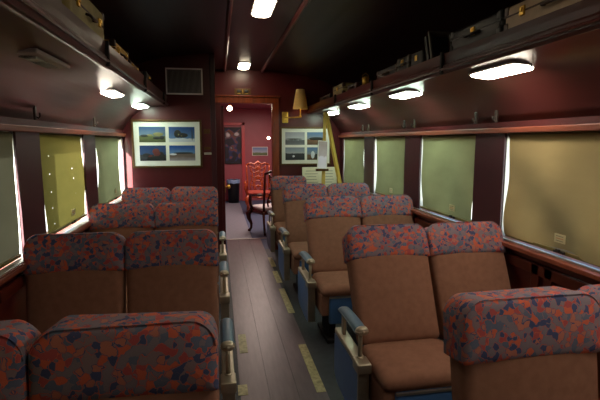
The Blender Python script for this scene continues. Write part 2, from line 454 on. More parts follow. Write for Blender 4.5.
# coat hooks on the pillars
M_hook = mat('dark_bronze_hook', rgb(66, 56, 50), .5)
def hook(x, s, y, lab):
    r = empty('coat_hook', (x + s * .034, y, 1.70))
    m = MB(); m.box((s * .006, 0, 0), (.012, .024, .075), M_hook, bev=.003); m.build('back_plate', r)
    m = MB(); m.tube([(s * .01, 0, -.02), (s * .022, 0, -.028), (s * .03, 0, -.018), (s * .03, 0, .0)], .004, M_hook); m.build('hook_arm', r)
    tag(r, lab, 'hook', 'coat hooks above the window rail')
for y, w in ((2.54, 'right coat hook beside the nearest ochre blind'), (2.76, 'right coat hook before the second window'), (3.72, 'right coat hook just past the second window'), (3.93, 'right coat hook just before the third window'),
             (4.93, 'right coat hook just past the third window'), (5.13, 'right coat hook before the last window')): hook(XR, -1, y, w)
for y, w in ((2.66, 'left coat hook above the first pillar'), (3.84, 'left coat hook above the pillar before the last window')): hook(XL, 1, y, w)

# ------------------------------------------------------------------ luggage racks with coved undersides
def rack(s, name_lab, y1, zl):
    xw = XR if s < 0 else XL; xw += s * .003; xf = xw + s * .467    # front edge
    r = empty('luggage_rack', (xw, 2, 1.7))
    ox, oy, oz = r.location
    pr = []
    for k in range(17):
        t = k / 16; x = (xf + -s * .04) + (-s) * t * .43
        pr.append((x - ox, zl + .0 - (zl - 1.665) * (t ** 3) - oz))
    pr += [(xw - ox, 2.03 - oz), (xf - s * .04 - ox, 2.03 - oz)]
    pr = [(x if abs(x) > 1e-6 else 0, z) for x, z in pr]
    m = MB(); m.prism(pr, 'y', YB - oy, y1 - oy, M_cove, smooth=False)
    o = m.build('cove_panel', r)
    for f in o.data.polygons:
        if abs(f.normal.y) < .5 and f.normal.z < 0: f.use_smooth = True
    m = MB(); x0 = xf - s * .042 - ox; x1 = xf - ox
    m.prism([(x0, zl - oz), (x1 - s * .010, zl - .012 - oz), (x1, zl + .0 - oz), (x1 + s * .004, zl + .03 - oz), (x1 - s * .01, zl + .042 - oz), (x1 - s * .004, zl + .07 - oz), (x1, 2.032 - oz), (x1 - s * .02, 2.038 - oz), (x0, 2.03 - oz)], 'y', YB - oy, y1 - oy, M_fascia)
    m.build('fascia', r)
    m = MB(); m.cyl((x1 + s * .008, YB - oy, zl + .012 - oz), (x1 + s * .008, y1 - oy - .01, zl + .012 - oz), .0065, M_cove, n=10); m.build('bead_moulding', r)
    y = 2.42
    for y in (1.25, 2.42, 3.6, 4.78):
        m = MB(); m.box((x1 + s * .004, y - oy, zl + .048 - oz), (.02, .02, .12), M_rubber, bev=.004); m.build('bracket', r)
    tag(r, name_lab, 'luggage rack', 'luggage racks above the windows')
M_fascia = mat('dark_mahogany_fascia', rgb(74, 36, 28), .3, noise=.12, nscale=6, stretch=(3, .4, 3))
rack(-1, 'long mahogany luggage rack over the right windows', YE - .003, 1.935)
rack(1, 'long mahogany luggage rack over the left windows', YP - .003, 1.928)

# ------------------------------------------------------------------ lights
E_warm = emis('warm_diffuser', (1, .87, .70, 1), 28)
E_cool = emis('cool_diffuser', (.80, 1, .80, 1), 26)
E_ceil = emis('ceiling_diffuser', (1, .84, .60, 1), 18)
def lens(m, w, l, h, mt, up=False):
    rings = []
    for ins, z in ((0, 0), (.004, -h * .45), (.016, -h * .8), (.035, -h), (.06, -h * 1.03)):
        pr = rrect(w - 2 * ins, l - 2 * ins, max(.004, .045 - ins * .6), max(.004, .045 - ins * .6), 5)
        rings.append([(x, y - (l - 2 * ins) / 2, z) for x, y in pr])
    m.loft(rings, mt)
def rack_light(x, y, z, mt, lab, tilt=0):
    r = empty('rack_light', (x, y, z)); r.rotation_euler.y = tilt
    m = MB(); pr = rrect(.185, .43, .05, .05, 5); m.prism([(u, v - .215) for u, v in pr], 'z', -.006, .004, M_alu); m.build('light_housing', r)
    m = MB(); lens(m, .165, .41, .012, mt); o = m.build('diffuser', r); o.location.z = -.006
    m = MB(); m.cyl((0, -.222, -.02), (0, -.222, .0), .004, M_black, n=8); m.build('switch_stud', r)
    tag(r, lab, 'light', 'lamps under the luggage racks')
for y, e, w in ((1.0, E_warm, 'lamp under the right rack just outside the frame'), (2.2, E_warm, 'largest lit lamp under the right rack, warm white'), (3.42, E_cool, 'second lit lamp from the viewer under the right rack'),
                (4.62, E_cool, 'third lit lamp from the viewer under the right rack'), (5.8, E_cool, 'farthest lamp under the right rack, behind the easel tip'), (-.2, E_warm, 'lamp under the right rack behind the viewer')):
    rack_light(1.478, y, 1.915, e, w, R(5))
for y, e, w in ((3.62, E_warm, 'nearer lit lamp under the left rack'), (4.83, E_cool, 'farther lit lamp under the left rack, next to the partition')):
    rack_light(-.80 if y < 4 else -.785, y, 1.902, e, w, R(-6))
# unlit louvred fitting on the left
r = empty('reading_light_panel', (-.785, 2.22, 1.912))
m = MB(); m.box((0, 0, -.004), (.17, .42, .022), M_vent, bev=.008); m.build('housing', r)
m = MB()
for k in range(7): m.box((-.03 + k * .012, .0, -.018), (.004, .3, .008), M_alu)
m.build('louvre', r)
m = MB(); m.box((.03, -.1, -.02), (.05, .08, .012), M_alu, bev=.003); m.build('switch', r)
tag(r, 'unlit grey louvred fitting under the left rack near the viewer', 'light fitting')
def ceiling_light(x, y, lab):
    r = empty('ceiling_light', (x, y, ZC))
    m = MB(); pr = rrect(.16, .46, .05, .05, 5); m.prism([(u, v - .23) for u, v in pr], 'z', -.012, .0, M_alu); m.build('light_housing', r)
    m = MB(); lens(m, .14, .43, .02, E_ceil); o = m.build('diffuser', r); o.location.z = -.012
    tag(r, lab, 'light', 'lamps along the ceiling centre')
ceiling_light(.34, 3.34, 'nearer glowing lamp on the dark ceiling')
ceiling_light(.345, 5.88, 'farther glowing lamp on the ceiling, above the doorway')
ceiling_light(.36, .9, 'ceiling lamp behind the viewer')

# ------------------------------------------------------------------ seats
def tilt_pts(rings, ang, piv):
    c, s_ = math.cos(ang), math.sin(ang); out = []
    for ring in rings:
        o = []
        for x, y, z in ring:
            dy, dz = y - piv[0], z - piv[1]
            o.append((x, piv[0] + dy * c + dz * s_, piv[1] - dy * s_ + dz * c))
        out.append(o)
    return out
GAP, ARM = .005, .066
def make_seat(side, n_seats, lean, seed, topz=1.085):
    """side +1: aisle on the left (-x) of the bench, -1: aisle on its right. Origin: aisle arm centre, at the arm's front end, on the floor."""
    root = empty('double_seat'); SW = .486 if side > 0 else .474
    L = .645
    yb = .435 - L * math.sin(lean); zb = topz - L * math.cos(lean) - .004
    for k in range(n_seats):
        xc = side * (ARM / 2 + .004 + SW / 2 + k * (SW + GAP))
        rings = slab_rings(SW - .003, L, .115, .075, .03, edge=.022, bulge=.012, taper=.05)
        rings = [[(x + xc, y + yb, z + zb) for x, y, z in q] for q in rings]
        m = MB(); m.loft(tilt_pts(rings, lean, (yb, zb)), M_brown); back = m.build('backrest', root)
        # patterned slip cover
        rings = slab_rings(SW + .004, .192, .15, .066, .008, edge=.018, bulge=.007, wob=.007, seed=seed + k * 3.1, n=8, crown=.014)
        rings = [[(x + xc, y + yb - .014, z + zb + L - .186) for x, y, z in q] for q in rings]
        m = MB(); m.loft(tilt_pts(rings, lean, (yb, zb)), M_cover); m.build('headrest_cover', back)
        # piping seam round the front of the cover and at its hem
        sp = [(x * .975 + xc, yb - .014 + .005, z * .985 + (.014 * (1 - (2 * x / SW) ** 2) if z > .1 else 0) + zb + L - .186) for x, z in rrect(SW + .004, .192, .066, .008, 8)[:18]]
        sp = tilt_pts([sp], lean, (yb, zb))[0]
        m = MB(); m.tube(sp, .0024, M_cover, 6); m.build('piping', back)
        # cushion
        m = MB(); cr = []
        W2, D, H = SW - .01, yb + .24, .085
        base = slab_rings(W2, D, H, .03, .05, edge=.035, bulge=.010)
        cr = [[(x + xc, yb + .04 - z, .475 - y + (.0 if z < .2 else -.012 * ((z - .2) / .3) ** 2)) for x, y, z in q] for q in base]
        m.loft(cr, M_brown); m.b2((xc - W2 / 2 + .004, yb + .04 - D + .02, .24), (xc + W2 / 2 - .004, yb, .40), M_brown, .01, 3); m.build('seat_cushion', root)
    # frame box
    x0 = side * (ARM / 2); x1 = side * (ARM / 2 + .004 + n_seats * (SW + GAP))
    a, b = sorted((x0 + side * .02, x1 - side * .02))
    fy = -.20
    m = MB(); m.b2((a, fy + .05, .24), (b, yb + .12, .335), M_rubber, .004); m.build('seat_frame', root)
    m = MB(); m.b2((a + .05, fy + .002, .18), (b - .05, fy + .04, .392), M_blue, .01, 3); m.b2((a + .05, fy - .003, .382), (b - .05, fy + .012, .392), M_alu); m.build('front_panel', root)
    for xx in (a + .10, b - .10):
        m = MB(); m.b2((xx - .025, fy + .10, .03), (xx + .025, fy + .36, .24), M_rubber, .006); m.b2((xx - .05, fy + .06, 0), (xx + .05, fy + .42, .03), M_rubber, .006); m.build('pedestal_leg', root)
    # aisle side arm and the arm by the wall
    for j, xa in enumerate((0, x1 + side * .012)):
        if j == 1 and n_seats == 1: xa = x1 + side * .02
        w = ARM if j == 0 else .02
        m = MB(); ar = []
        for t, zz, hh in ((0, .612, .036), (.03, .612, .046), (.10, .614, .048), (.22, .612, .046), (.31, .606, .04), (.34, .600, .03)):
            q = rrect(w, hh, w * .42, w * .3, 4); ar.append([(xa + u, .012 + t, zz - hh / 2 + v) for u, v in q])
        m.loft(ar, M_bluepad); arm = m.build('armrest', root)
        if j == 0:
            m = MB(); q = rrect(w * .98, .042, w * .38, w * .3, 4)
            m.loft([[(xa + u * f, yy, .618 + (v - .021) * f) for u, v in q] for f, yy in ((.55, -.012), (.9, -.006), (1.04, .004), (1.06, .014))], M_chrome)
            m.ball((xa, -.012, .618), .008, M_chrome, n=10); m.build('end_cap', arm)
            m = MB(); m.cyl((xa, .03, .465), (xa, .03, .60), .011, M_chrome); m.cyl((xa, .03, .462), (xa, .03, .475), .018, M_chrome); m.build('arm_post', root)
            m = MB(); m.box((xa, .33, .52), (.02, .04, .15), M_chrome, bev=.004); m.build('arm_post', root)
            m = MB(); m.b2((xa - w * .45, -.03, .434), (xa + w * .45, .42, .464), M_chrome, .006, 3); m.b2((xa - w * .54, -.05, .415), (xa + w * .54, .045, .468), M_chrome, .007, 3); m.build('side_rail', root)
            m = MB(); m.prism([(-.03, .425), (.43, .425), (.43, .19), (.36, .15), (.08, .13), (-.02, .14)], 'x', xa - w * .42, xa + w * .42, M_blue); m.build('side_panel', root)
            m = MB(); m.b2((xa - w * .44, -.032, .14), (xa + w * .44, -.018, .42), M_chrome, .003); m.build('edge_strip', root)
        else:
            m = MB(); m.b2((xa - .008, .02, .20), (xa + .008, .44, .60), M_blue, .004); m.build('side_panel', root)
    return root
AX_R, AX_L = .690, .022
rows = [
    (1, 2, 9, .775, 'right double seat nearest the viewer, its patterned cover cut by the frame edge'),
    (1, 2, 26, 2.03, 'second double seat on the right, brown cushion and blue armrest in full view'),
    (1, 2, 23, 3.34, 'third double seat from the viewer on the right side of the aisle'),
    (1, 2, 18, 4.43, 'fourth double seat on the right, wrinkled cover by the window'),
    (1, 1, 15, 5.63, 'single seat on the right against the end wall beside the doorway'),
    (-1, 2, 8, .765, 'left double seat nearest the viewer, orange and blue covers at the bottom edge'),
    (-1, 2, 12, 1.98, 'second double seat from the viewer on the left side'),
    (-1, 2, 12, 3.14, 'third double seat from the viewer on the left side'),
    (-1, 2, 12, 4.32, 'left double seat farthest away, below the framed picture'),
]
SEATS = []
for i, (sd, nn, ln, y, lab) in enumerate(rows):
    o = make_seat(sd, nn, R(ln), i * 1.3, {0: 1.06, 1: 1.055, 2: 1.065, 5: 1.062}.get(i, 1.073)); o.location = (AX_R if sd > 0 else AX_L, y, 0)
    if i in (3, 4): o.location.x -= .03
    if i == 1: o.location.x -= .01
    if i == 0: o.location.x -= .008
    if nn == 1: o.name = 'single_seat'
    tag(o, lab, 'seat', 'coach seats facing the viewer'); SEATS.append(o)

# ------------------------------------------------------------------ pictures
def photo_mat(name, sky, sky2, land, land2, horizon):
    m = bpy.data.materials.new(name); m.use_nodes = True
    nt = m.node_tree; b = nt.nodes['Principled BSDF']; b.inputs['Roughness'].default_value = .25; L = nt.links.new
    tc = nt.nodes.new('ShaderNodeTexCoord'); sp = nt.nodes.new('ShaderNodeSeparateXYZ'); L(tc.outputs['Generated'], sp.inputs[0])
    n = nt.nodes.new('ShaderNodeTexNoise'); n.inputs['Scale'].default_value = 5; n.inputs['Detail'].default_value = 4; L(tc.outputs['Generated'], n.inputs['Vector'])
    ma = nt.nodes.new('ShaderNodeMath'); ma.operation = 'MULTIPLY_ADD'; ma.inputs[1].default_value = .22; L(n.outputs['Fac'], ma.inputs[0]); L(sp.outputs['Z'], ma.inputs[2])
    r = nt.nodes.new('ShaderNodeValToRGB'); e = r.color_ramp.elements
    e[0].position = 0; e[0].color = land2; e[1].position = 1; e[1].color = sky
    for p, c in ((horizon * .8, land), (horizon + .09, land), (horizon + .12, sky2)):
        x = e.new(p); x.color = c
    L(ma.outputs[0], r.inputs['Fac']); L(r.outputs['Color'], b.inputs['Base Color'])
    return m
def framed(x0, x1, z0, z1, y, photos, lab, fr=M_gilt, mb=.055, inner=.035):
    r = empty('framed_picture', ((x0 + x1) / 2, y, z0))
    cx = (x0 + x1) / 2; w = (x1 - x0) / 2; h = z1 - z0; d = -.025
    m = MB(); t = .022
    m.b2((-w, d, 0), (w, 0, t), fr, .004); m.b2((-w, d, h - t), (w, 0, h), fr, .004); m.b2((-w, d, t), (-w + t, 0, h - t), fr, .004); m.b2((w - t, d, t), (w, 0, h - t), fr, .004)
    m.build('frame', r)
    m = MB(); m.b2((-w + t, -.012, t), (w - t, -.002, h - t), M_white); m.build('mount_board', r)
    iw, ih = 2 * (w - t) - 2 * mb, (h - 2 * t) - 2 * mb
    for k, ph in enumerate(photos):
        i, j = k % 2, k // 2
        pw, phh = (iw - inner) / 2, (ih - inner) / 2
        px = -iw / 2 + i * (pw + inner); pz = t + mb + (1 - j) * (phh + inner)
        mat_, extra = ph
        m = MB(); m.b2((px, -.014, pz), (px + pw, -.011, pz + phh), mat_); o = m.build('photograph', r)
        if extra:
            e = MB()
            for (u, v, ru, rv, c) in extra:
                e.ball((px + u * pw, -.0145, pz + v * phh), 1, c, sc=(ru * pw, .0015, rv * phh), n=12)
            e.build('printed_subject', o)
    tag(r, lab, 'picture'); return r
c_loco_y = mat('print_yellow', rgb(125, 122, 80), .4); c_dark = mat('print_dark', rgb(34, 38, 40), .4); c_redp = mat('print_red', rgb(98, 46, 44), .4); c_snow = mat('print_snow', rgb(200, 205, 214), .4)
ph1 = photo_mat('print_train_field', rgb(60, 88, 128), rgb(110, 130, 150), rgb(96, 104, 72), rgb(60, 62, 48), .42)
ph2 = photo_mat('print_train_snow', rgb(46, 76, 130), rgb(90, 120, 160), rgb(190, 195, 205), rgb(215, 218, 224), .25)
ph3 = photo_mat('print_red_engine', rgb(46, 68, 112), rgb(60, 80, 116), rgb(60, 62, 66), rgb(36, 36, 42), .4)
ph4 = photo_mat('print_prairie', rgb(42, 80, 150), rgb(100, 135, 180), rgb(110, 98, 92), rgb(170, 165, 175), .48)
framed(-.915, -.175, 1.258, 1.780, YP, [(ph1, [(.72, .52, .2, .12, c_loco_y), (.86, .3, .1, .12, c_dark), (.66, .28, .14, .1, c_dark), (.2, .42, .16, .08, c_dark), (.4, .46, .12, .06, c_loco_y)]), (ph2, [(.34, .55, .14, .26, c_dark), (.52, .45, .22, .16, c_dark), (.36, .52, .09, .17, c_loco_y), (.5, .42, .12, .07, c_loco_y), (.9, .5, .02, .4, c_dark)]),
        (ph3, [(.62, .6, .14, .2, c_redp), (.7, .42, .18, .14, c_redp), (.8, .3, .14, .3, c_dark), (.55, .2, .3, .14, c_dark), (.26, .38, .16, .12, c_dark), (.4, .3, .1, .08, c_redp)]), (ph4, [(.55, .5, .4, .06, c_dark), (.14, .42, .14, .06, c_snow)])],
       'white mounted frame of four colour train photographs on the left partition')
g1 = photo_mat('print_grey_lake', rgb(150, 152, 165), rgb(180, 182, 190), rgb(96, 98, 104), rgb(120, 124, 130), .4)
g2 = photo_mat('print_grey_hill', rgb(130, 140, 155), rgb(160, 165, 172), rgb(60, 64, 68), rgb(44, 48, 54), .55)
g3 = photo_mat('print_brown_bridge', rgb(90, 120, 160), rgb(130, 140, 150), rgb(110, 84, 66), rgb(60, 54, 54), .45)
framed(.855, 1.585, 1.212, 1.745, YE, [(g1, [(.45, .46, .45, .05, c_dark)]), (g3, [(.5, .5, .4, .12, c_dark)]), (g2, [(.42, .3, .06, .08, c_snow)]), (g3, [(.3, .4, .1, .3, c_snow), (.6, .3, .25, .2, c_dark)])],
       'white mounted frame of four muted railway photographs behind the easel', mb=.05)

# vent on the left partition
r = empty('wall_vent', (-.345, YP, 2.05))
m = MB(); w, h, t = .195, .28, .016
m.b2((-w, -.015, 0), (w, 0, t), M_ventf, .003); m.b2((-w, -.015, h - t), (w, 0, h), M_ventf, .003); m.b2((-w, -.015, t), (-w + t, 0, h - t), M_ventf, .003); m.b2((w - t, -.015, t), (w, 0, h - t), M_ventf, .003)
m.build('vent_frame', r)
m = MB(); m.b2((-w + t, -.004, t), (w - t, -.001, h - t), M_black)
for k in range(28): m.box((-w + t + .008 + k * .0127, -.008, h / 2), (.003, .006, h - 2 * t), M_vent)
m.build('grille', r)
tag(r, 'rectangular grey ventilation grille high on the left partition', 'vent')
# small label plates by the doorway
r = empty('label_plate', (-.115, YP, 1.40)); m = MB(); m.b2((-.04, -.006, 0), (.04, 0, .022), M_white, .002); m.build('plate', r); m = MB(); m.b2((-.03, -.008, .009), (.03, -.006, .013), M_grey); m.build('printed_line', r)
tag(r, 'small white label between the left picture and the doorway', 'label')
for z, lb in ((1.63, 'small tarnished brass plate level with the top of the left picture'), (1.455, 'small tarnished brass plate directly above the white label')):
    m = MB(); m.b2((-.155, YP - .006, z), (-.085, YP, z + (.05 if z > 1.6 else .03)), M_gilt, .002); tag(m.build('brass_plate'), lb, 'plate', 'brass plates beside the left picture')
# plaque above the door
r = empty('door_plaque', (.345, YE, 2.172)); m = MB(); m.b2((-.11, -.008, 0), (.11, 0, .085), M_gilt, .003); m.build('plate', r)
m = MB()
for xx in (-.05, .05): m.ball((xx, -.008, .045), 1, M_black, sc=(.03, .004, .026), n=12); m.b2((xx - .02, -.011, .016), (xx + .02, -.007, .022), M_brass)
m.b2((-.004, -.011, .02), (.004, -.007, .07), M_brass)
m.build('emblem', r); tag(r, 'small dull brass plaque above the doorway header', 'plaque')

# wall sconce
r = empty('wall_sconce', (.925, YE, 1.875))
m = MB(); m.box((0, -.01, .0), (.085, .02, .15), M_brass, bev=.006); m.box((0, -.024, 0), (.05, .014, .1), M_brass, bev=.004); m.build('wall_plate', r)
m = MB(); m.tube([(0, -.02, .0), (.03, -.07, -.005), (.11, -.1, -.005), (.19, -.1, 0), (.20, -.1, .04), (.20, -.1, .14)], .009, M_brass); m.ball((.2, -.1, .01), .018, M_brass); m.build('swing_arm', r)
m = MB(); m.lathe((.2, -.1, .11), [(.105, 0), (.058, .265), (.055, .265), (.102, 0), (.105, 0)], blind_mat('cream_lamp_shade', rgb(226, 196, 130), (.10, .085, .04, 1))); m.build('lamp_shade', r)
m = MB(); m.ball((.2, -.1, .18), .025, emis('dim_bulb', (1, .75, .45, 1), 18), sc=(1, 1, 1.3)); m.build('bulb', r)
tag(r, 'brass swing arm wall lamp with a tapered cream shade', 'lamp')

# ------------------------------------------------------------------ easel, artwork, board
r = empty('wooden_easel', (1.42, 5.7, 0))
def leg(a, b, w=.02):
    m = MB(); a, b = Vector(a), Vector(b); d = b - a
    q = d.to_track_quat('Z', 'Y').to_matrix(); m.box((a + b) / 2, (w * 1.7, w, d.length), M_easel, rot=q, bev=.002); return m
def loc(p): return (p[0] - 1.42, p[1] - 5.7, p[2])
leg(loc((1.32, 5.5, 1.90)), loc((1.625, 5.12, .01)), .03).build('leg', r)
leg(loc((1.305, 5.5, 1.90)), loc((1.195, 5.12, .01)), .022).build('leg', r)
leg(loc((1.315, 5.52, 1.87)), loc((1.35, 5.92, .01)), .018).build('leg', r)
m = MB(); m.box((-.107, -.195, 1.875), (.045, .05, .06), M_easel, bev=.006); m.build('head_block', r)
m = MB(); m.box((-.185, -.375, 1.203), (.15, .06, .03), M_gilt, bev=.004); m.build('ledge', r)
m = MB(); m.cyl((-.185, -.43, .75), (.095, -.43, .75), .008, M_easel); m.build('cross_bar', r)
tag(r, 'tall yellow pine easel before the right end wall', 'easel')
r = empty('artwork_panel', (1.222, 5.275, 1.222)); r.rotation_euler.y = R(4)
M_art = photo_mat('pale_lilac_artwork', rgb(170, 150, 150), rgb(200, 185, 195), rgb(230, 222, 240), rgb(245, 242, 250), .45)
q = Matrix.Rotation(R(-9), 3, 'X')
m = MB(); m.box((0, .03, .1625), (.107, .008, .325), M_art, rot=q); m.build('canvas', r)
m = MB()
for a, b in (((-.056, 0, .1625), (.008, .016, .334)), ((.056, 0, .1625), (.008, .016, .334)), ((0, 0, .329), (.12, .016, .008)), ((0, 0, .0), (.12, .016, .008))):
    m.box(q @ (Vector(a) - Vector((0, 0, .1625))) + Vector((0, .03, .1625)), b, M_white, rot=q)
m.build('edge_frame', r)
tag(r, 'narrow pale lilac artwork resting on the easel ledge', 'artwork')
M_board = mat('cream_board', rgb(232, 228, 200), .6)
r = empty('information_board', (1.41, 6.14, 0))
q = Matrix.Rotation(R(-5), 3, 'X')
m = MB(); m.box((0, .06, .595), (.5, .012, 1.18), M_board, rot=q, bev=.002); m.build('board', r)
m = MB()
for k in range(9):
    z = 1.13 - k * .04
    for xs, w in ((-.12, .16 + .03 * math.sin(k * 2)), (.12, .15 + .04 * math.sin(k * 3))):
        m.box(q @ Vector((xs, -.0072, z - .595)) + Vector((0, .06, .595)), (w, .001, .006), M_grey, rot=q)
m.build('printed_text', r)
tag(r, 'cream board with rows of small print leaning behind the easel', 'board')

# ------------------------------------------------------------------ luggage
def suitcase(name, c, d, body, trim, lab, cat, face, handle=True, latches=2, rot=0, bands=True, rx=0):
    """d = depth (x), length (y), height (z); face = +1/-1: side the latches show on"""
    r = empty(name, c, rot); r.rotation_euler.x = rx
    w, l, h = d
    m = MB(); m.box((0, 0, h / 2), (w, l, h), body, bev=min(.02, h * .15), seg=3); m.build('case_body', r)
    if bands:
        m = MB()
        for z in (h * .60,): m.box((0, 0, z), (w + .004, l + .004, .008), trim, bev=.002)
        m.build('edge_band', r)
        for sy in (-1, 1):
            for zz in (.02, h - .02):
                m = MB(); m.box((face * (w / 2 - .015), sy * (l / 2 - .015), zz), (.036, .036, .042), trim, bev=.008); m.build('corner_guard', r)
    for k in range(latches):
        y = (-1 + 2 * k) * l * .3 if latches > 1 else 0
        m = MB(); m.box((face * (w / 2 + .004), y, h * .6), (.01, .028, .04), M_brass, bev=.002); m.box((face * (w / 2 + .01), y, h * .63), (.008, .014, .018), M_brass, bev=.002); m.build('latch', r)
    if handle:
        x = face * (w / 2)
        m = MB(); m.tube([(x, -.06, h * .5), (x + face * .018, -.055, h * .47), (x + face * .022, 0, h * .45), (x + face * .018, .055, h * .47), (x, .06, h * .5)], .007, trim); m.build('handle', r)
    tag(r, lab, cat, 'luggage on the racks'); return r
c_olive = mat('olive_canvas_case', rgb(168, 154, 98), .6, noise=.15, nscale=14); c_brown = mat('dark_leather', rgb(62, 36, 24), .45, noise=.2, nscale=16)
c_tan = mat('tan_leather', rgb(196, 152, 72), .5, noise=.2, nscale=14); c_black = mat('black_case_leather', rgb(28, 28, 32), .45, noise=.2, nscale=20)
c_fawn = mat('fawn_fibre_case', rgb(196, 172, 146), .6, noise=.12, nscale=18); c_grey = mat('grey_canvas', rgb(92, 90, 84), .7, noise=.12, nscale=20); c_rust = mat('rust_leather', rgb(96, 44, 28), .5, noise=.2, nscale=15)
ZS = 2.034
# left rack, face +x
suitcase('suitcase', (-.705, 2.36, ZS), (.24, .60, .19), c_olive, c_brown, 'large olive suitcase with dark bands on the left rack', 'suitcase', 1)
suitcase('suitcase', (-.72, 1.80, ZS), (.25, .44, .13), c_brown, c_black, 'dark brown case on the left rack before the olive suitcase', 'suitcase', 1)
suitcase('leather_bag', (-.77, 1.30, ZS), (.25, .5, .12), c_brown, c_tan, 'dark bag on the left rack above the frame edge', 'bag', 1)
suitcase('tan_box', (-.69, 3.18, ZS), (.18, .42, .125), c_tan, c_brown, 'small golden tan case on the left rack beyond the olive suitcase', 'case', 1)
suitcase('rust_case', (-.70, 3.68, ZS), (.18, .34, .10), c_rust, c_brown, 'rust red case on the left rack', 'case', 1)
suitcase('grey_satchel', (-.68, 4.35, ZS), (.16, .28, .12), c_grey, c_black, 'grey satchel at the far end of the left rack', 'bag', 1, latches=1)
# right rack, face -x
suitcase('suitcase', (1.40, 1.61, ZS), (.22, .64, .11), c_fawn, c_brown, 'fawn suitcase with two bright latches on the right rack', 'suitcase', -1)
suitcase('suitcase', (1.40, 2.185, ZS), (.22, .46, .115), c_black, c_black, 'black case with a brass latch beside the fawn suitcase', 'suitcase', -1, latches=1)
# open dark case standing on its side with a raised lid
r = empty('open_case', (1.38, 2.72, ZS + .006))
m = MB(); m.box((0, .03, .08), (.15, .03, .18), c_black, rot=Matrix.Rotation(R(-18), 3, 'X'), bev=.006); m.build('case_body', r)
m = MB(); q = Matrix.Rotation(R(-18), 3, 'X')
for a, b in (((-.07, 0, 0), (.012, .02, .19)), ((.07, 0, 0), (.012, .02, .19)), ((0, 0, .09), (.15, .02, .012))): m.box(q @ Vector(a) + Vector((0, -.02, .095)), b, c_grey, rot=q, bev=.002)
m.build('lid_frame', r)
m = MB(); m.box((0, .15, .045), (.17, .17, .09), c_black, bev=.01); m.build('case_base', r)
m = MB(); m.box((-.088, .15, .05), (.008, .03, .035), M_brass, bev=.002); m.build('latch', r)
tag(r, 'black case with its grey edged lid propped up on the right rack', 'case', 'luggage on the racks')
suitcase('camera_case', (1.36, 3.08, ZS), (.14, .20, .10), c_black, c_grey, 'small dark case beyond the open case on the right rack', 'case', -1, latches=1)
suitcase('dark_holdall', (1.40, 3.45, ZS), (.18, .42, .085), c_black, c_brown, 'low black holdall near the middle of the right rack', 'bag', -1, latches=0)
# brass lantern-like item
r = empty('brass_lantern', (1.33, 4.02, ZS))
m = MB(); m.lathe((0, 0, 0), [(0, 0), (.045, 0), (.045, .015), (.03, .02), (.03, .07), (.038, .075), (.02, .095), (.006, .10), (0, .10)], M_brass, 16); m.build('lantern_body', r)
m = MB(); m.tube([(-.03, 0, .07), (-.028, 0, .105), (0, 0, .125), (.028, 0, .105), (.03, 0, .07)], .003, M_brass, 6); m.build('carry_handle', r)
tag(r, 'small brass lantern among dark bags on the right rack', 'lantern')
suitcase('olive_box', (1.36, 4.85, ZS), (.14, .42, .12), c_olive, c_brown, 'olive box near the far end of the right rack', 'case', -1, latches=1, handle=False)
suitcase('dark_case', (1.40, 4.35, ZS), (.2, .3, .07), c_black, c_brown, 'flat dark case between the lantern and the olive box', 'case', -1, latches=0)
suitcase('dark_case', (1.40, 5.5, ZS), (.2, .55, .07), c_brown, c_black, 'flat brown case at the far end of the right rack', 'case', -1, latches=0)

# ------------------------------------------------------------------ the room beyond the doorway
Y2, Y3 = 7.08, 11.8
m = MB(); m.b2((-.7, YE + .05, -.08), (2.0, Y3, 0), M_next); struct(m.build('floor_lounge'), 'slate blue carpet of the room beyond the doorway')
m = MB(); m.b2((.09, Y2, 0), (.50, 11.3, .006), M_runner); tag(m.build('floor_runner'), 'pale grey runner on the carpet beyond the doorway', 'rug')
m = MB(); m.b2((.09, Y2 - .04, .004), (.8, Y2, .01), M_alu, .002); struct(m.build('floor_threshold'), 'metal strip where the aisle lining ends')
m = MB(); m.b2((-.76, YE + .06, 0), (-.7, Y3, 2.5), M_pink); m.b2((-.7, YE + .06, 0), (-.025, YE + .1, 2.5), M_pink); struct(m.build('wall_lounge_left'), 'rose wall of the far room, left side')
m = MB(); m.b2((1.75, YE + .06, 0), (1.81, Y3, 2.5), M_pink); struct(m.build('wall_lounge_right'), 'rose wall of the far room, right side')
m = MB(); m.b2((-.76, Y3, 0), (1.81, Y3 + .06, 2.5), M_pink); m.b2((.60, Y3 - .05, 0), (.68, Y3, 2.02), M_pinktrim, .004); m.b2((.06, Y3 - .05, 1.95), (.68, Y3, 2.02), M_pinktrim, .004); struct(m.build('wall_lounge_end'), 'rose end wall of the far room')
m = MB(); m.b2((-.76, YE + .06, 2.36), (1.81, Y3 + .06, 2.42), M_nextceil); m.b2((-.7, 8.9, 2.28), (1.75, 9.0, 2.36), M_pinktrim); struct(m.build('ceiling_lounge'), 'rose tinted ceiling of the far room')
# painting
r = empty('painting', (.375, Y3, .96))
M_pa = bpy.data.materials.new('blue_orange_painting'); M_pa.use_nodes = True
nt = M_pa.node_tree; v = nt.nodes.new('ShaderNodeTexVoronoi'); v.inputs['Scale'].default_value = 3.2; v.feature = 'SMOOTH_F1'
tc = nt.nodes.new('ShaderNodeTexCoord'); nt.links.new(tc.outputs['Object'], v.inputs['Vector']); v.inputs['Scale'].default_value = 9
sp = nt.nodes.new('ShaderNodeSeparateColor'); nt.links.new(v.outputs['Color'], sp.inputs[0])
rp = nt.nodes.new('ShaderNodeValToRGB'); rp.color_ramp.elements[0].color = rgb(20, 24, 44); rp.color_ramp.elements[1].color = rgb(215, 215, 215)
for p, c in ((.35, rgb(26, 26, 36)), (.48, rgb(34, 50, 100)), (.62, rgb(130, 74, 46)), (.72, rgb(36, 38, 50))): rp.color_ramp.elements.new(p).color = c
nt.links.new(sp.outputs[0], rp.inputs['Fac']); nt.links.new(rp.outputs['Color'], nt.nodes['Principled BSDF'].inputs['Base Color'])
